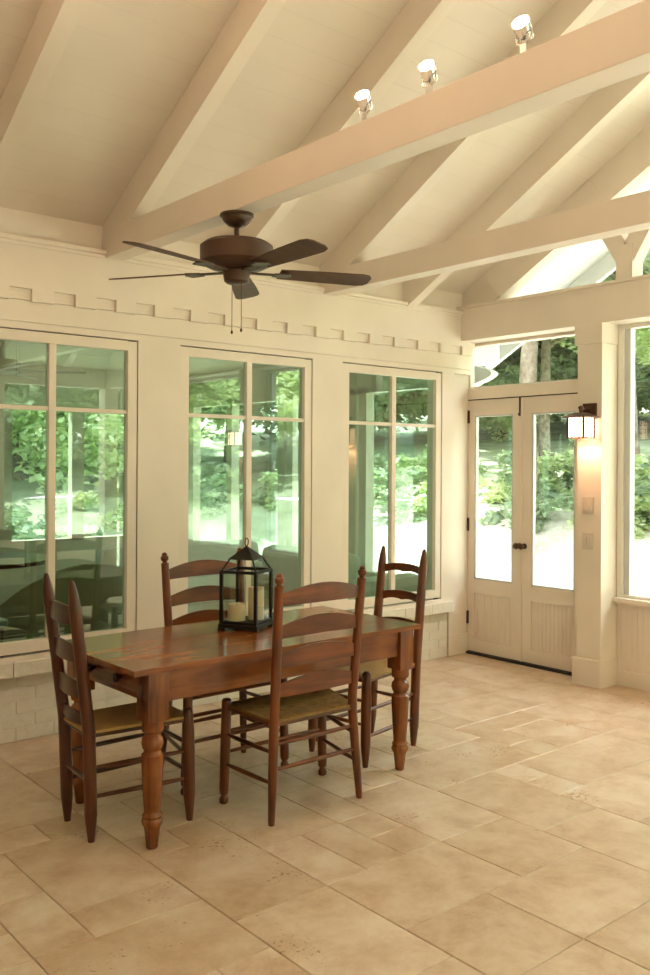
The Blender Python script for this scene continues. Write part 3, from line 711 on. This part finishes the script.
# ---------------------------------------------------------------- outdoors
def hgt(d): return -.2 if d < 4 else (-.2+(d-4)*.30 if d < 8 else 1.0+(d-8)*.12)
def ring_ground(name, m, d0, d1, step=1.0, nz=.06, keep=None):
    """ground sheet around the porch: distance bands from the house rectangle"""
    b = bmesh.new(); rx0, rx1, ry0, ry1 = XW-.2, .2, YS-.2, HY+.3; rnd = random.Random(5); rows = []
    ds = []; d = d0
    while d <= d1+1e-6: ds.append(d); d += step
    n = 96
    for d in ds:
        r = []
        for k in range(n):
            a = 2*pi*k/n; cx, cy = cos(a), sin(a)
            px, py = (rx1 if cx > 0 else rx0), (ry1 if cy > 0 else ry0)
            # rounded rectangle
            u = max(-1, min(1, cx*1.45)); v = max(-1, min(1, cy*1.45))
            x = (rx0+rx1)/2+u*(rx1-rx0)/2+cx*d; y = (ry0+ry1)/2+v*(ry1-ry0)/2+cy*d
            r.append(b.verts.new((x, y, hgt(d)+rnd.uniform(-nz, nz)*(1 if d > 3 else .2))))
        rows.append(r)
    for r0, r1 in zip(rows, rows[1:]):
        for k in range(n):
            if keep is None or keep(r0[k].co): b.faces.new((r0[k], r0[(k+1) % n], r1[(k+1) % n], r1[k]))
    bmesh.ops.delete(b, geom=[v for v in b.verts if not v.link_faces], context='VERTS')
    me = bpy.data.meshes.new(name); bmesh.ops.recalc_face_normals(b, faces=b.faces[:]); b.to_mesh(me); b.free(); me.materials.append(m)
    o = bpy.data.objects.new(name, me); C.objects.link(o); o['kind'] = 'structure'
east = lambda p: p.x > .1 and YS+.5 < p.y < max(0, p.x)+1.5
ring_ground('ground', GRAVEL, -.6, 7.4, 1.0, keep=east); ring_ground('ground.002', GRASS, -.6, 7.4, 1.0, keep=lambda p: not east(p)); ring_ground('ground.001', GRASS, 7.4, 47.4, 2.0)

def crown_mesh(name, seed, n, rx, rz, m, leaf=.13, clumps=26, shell=.55):
    rnd = random.Random(seed); b = bmesh.new(); cl = []
    for _ in range(clumps):
        v = Vector((rnd.gauss(0, 1), rnd.gauss(0, 1), rnd.gauss(0, 1))).normalized()*rnd.uniform(shell, 1)
        cl.append((Vector((v.x*rx, v.y*rx, v.z*rz)), rnd.uniform(.22, .42)*rx))
    for i in range(n):
        c, r = cl[i % clumps]; v = Vector((rnd.gauss(0, 1), rnd.gauss(0, 1), rnd.gauss(0, 1))).normalized()*r*rnd.uniform(.4, 1); p = c+Vector((v.x, v.y, v.z*.6))
        a = Vector((rnd.gauss(0, 1), rnd.gauss(0, 1), rnd.gauss(0, .5))).normalized(); q = a.cross(Vector((rnd.gauss(0, .4), rnd.gauss(0, .4), 1))).normalized(); s = leaf*rnd.uniform(.6, 1.3)
        b.faces.new([b.verts.new(p+x) for x in (a*-s*.5, q*s*.32, a*s*.5, q*-s*.32)])
    me = bpy.data.meshes.new(name); b.to_mesh(me); b.free(); me.materials.append(m); return me
CR = [crown_mesh('leaf_crown', 1, 9000, 2.6, 2.3, LEAF[0], .24, 40), crown_mesh('leaf_crown', 2, 9000, 2.4, 2.6, LEAF[1], .22, 40)]
BU = [crown_mesh('leafy_bush', 3, 2600, .85, .55, LEAF[1], .13, 16, .2), crown_mesh('leafy_bush', 4, 2600, .95, .65, LEAF[0], .12, 16, .2)]
def trunk(t, h, r, lean=(0, 0), seed=0):
    rnd = random.Random(seed); n = 7; pts = [(lean[0]*h*k/n+rnd.uniform(-.05, .05)*(k > 0), lean[1]*h*k/n+rnd.uniform(-.05, .05)*(k > 0), -.6+(h+.6)*k/n) for k in range(n+1)]
    b = MB(); b.tube(pts, [r*1.25]+[r*(1-.5*k/n) for k in range(1, n+1)], 12)
    for k in (4, 5, 6):
        a = rnd.uniform(0, 2*pi); p = Vector(pts[k]); b.tube([p, p+Vector((cos(a)*.9, sin(a)*.9, .6)), p+Vector((cos(a)*1.9, sin(a)*1.9, 1.5))], [r*.4, r*.25, r*.1], 8)
    return b.build('trunk', BARK, t, True)
def gd(x, y):
    dx = max(XW-.2-x, 0, x-.2); dy = max(YS-.2-y, 0, y-HY-.3); return math.hypot(dx, dy)
def tree(x, y, h, r, kind, label, group=None, lean=(0, 0), crowns=((0, 0, 0, 1),)):
    z = hgt(gd(x, y)*.97)-.05; t = thing('leafy_tree', label, 'tree', (x, y, z), group=group); trunk(t, h, r, lean, int(x*10+y))
    for cx, cy, cz, sc in crowns:
        o = bpy.data.objects.new('crown', CR[kind]); C.objects.link(o); o.parent = t; o.location = (cx+lean[0]*h, cy+lean[1]*h, h+cz); o.scale = (sc, sc, sc); o.rotation_euler = (0, 0, x*1.7+cx)
BIG = ((0, 0, 1.2, 1.25), (2.2, 1.0, .2, 1.0), (-2.0, -1.2, -.2, 1.0), (.5, -2.4, -.9, .9), (-.6, 2.3, -.7, .9))
def along(px, dep):
    p = co.matrix_world.translation+F*dep+R*((px-325)/896.67*dep); return p.x, p.y
tree(*along(525, 13.5), 6.4, .17, 0, 'pale-barked tree seen through the transom over the doors', crowns=BIG)
tree(*along(545, 23), 5.6, .16, 1, 'slim tree across the lawn, seen through the right-hand door', crowns=BIG)
tree(*along(640, 15), 5.6, .17, 0, 'leaning tree trunk beyond the window right of the post', lean=(-.05, .07), crowns=BIG)
G1 = 'trees at the back of the lawn'; L1 = 'leafy green tree standing at the back of the lawn beyond the doors'
for px, dep, k in ((440, 30, 1), (470, 36, 0), (505, 29, 0), (555, 35, 1), (590, 29, 0), (625, 33, 1), (660, 28, 0), (700, 33, 1)): tree(*along(px, dep), 3.4, .2, k, L1, G1, crowns=BIG)
G2 = 'trees behind the house'; L2 = 'leafy tree standing behind the house, seen through both panes of glass'
for x, y, k in ((-8.5, 13, 1), (-3.5, 13, 0), (1.5, 13.5, 1), (7, 13.8, 0), (4, 20, 1), (13, 19, 0)): tree(x, y, 3.4, .2, k, L2, G2, crowns=BIG)
G3 = 'trees on the open side of the porch'; L3 = 'leafy tree reflected in the house windows from the open side of the porch'
for x, y, k in ((-9, -16, 0), (-4, -15.5, 1), (1.5, -16, 0), (6.5, -14.5, 1), (11.5, -11, 0), (4, -21, 1), (14, -16, 0), (15.5, -5.5, 1), (9.5, -19, 0)): tree(x, y, 3.4, .2, k, L3, G3, crowns=BIG)
G4 = 'bushes on the bank'; L4 = 'leafy bush on the sunny bank beyond the gravel'
rnd = random.Random(11)
bs = []
for k in range(24):
    bs.append((6.9+rnd.uniform(-.5, 2.2), -3.4+k*.5))
for k in range(9): bs.append((-8+k*1.7+rnd.uniform(-.4, .4), HY+5.0+rnd.uniform(-.5, .8)))
for k in range(8): bs.append((-8+k*2.1+rnd.uniform(-.4, .4), YS-6.2+rnd.uniform(-.5, .8)))
for i, (x, y) in enumerate(bs):
    g_, l_ = (G4, L4) if i < 24 else (('bushes behind the house', 'leafy bush growing behind the house windows') if i < 33 else ('bushes on the open side of the porch', 'leafy bush on the open side of the porch, behind the viewer'))
    t = thing('leafy_bush', l_, 'bush', (x, y, hgt(gd(x, y))+.25), group=g_)
    o = bpy.data.objects.new('foliage', BU[i % 2]); C.objects.link(o); o.parent = t; sc = rnd.uniform(1.0, 1.6); o.scale = (sc, sc, sc); o.rotation_euler = (0, 0, rnd.uniform(0, 6))
    MB().tube([(0, 0, -.4), (.02, 0, 0), (.06, .03, .35)], [.03, .025, .012], 8).build('stem', BARK, t)
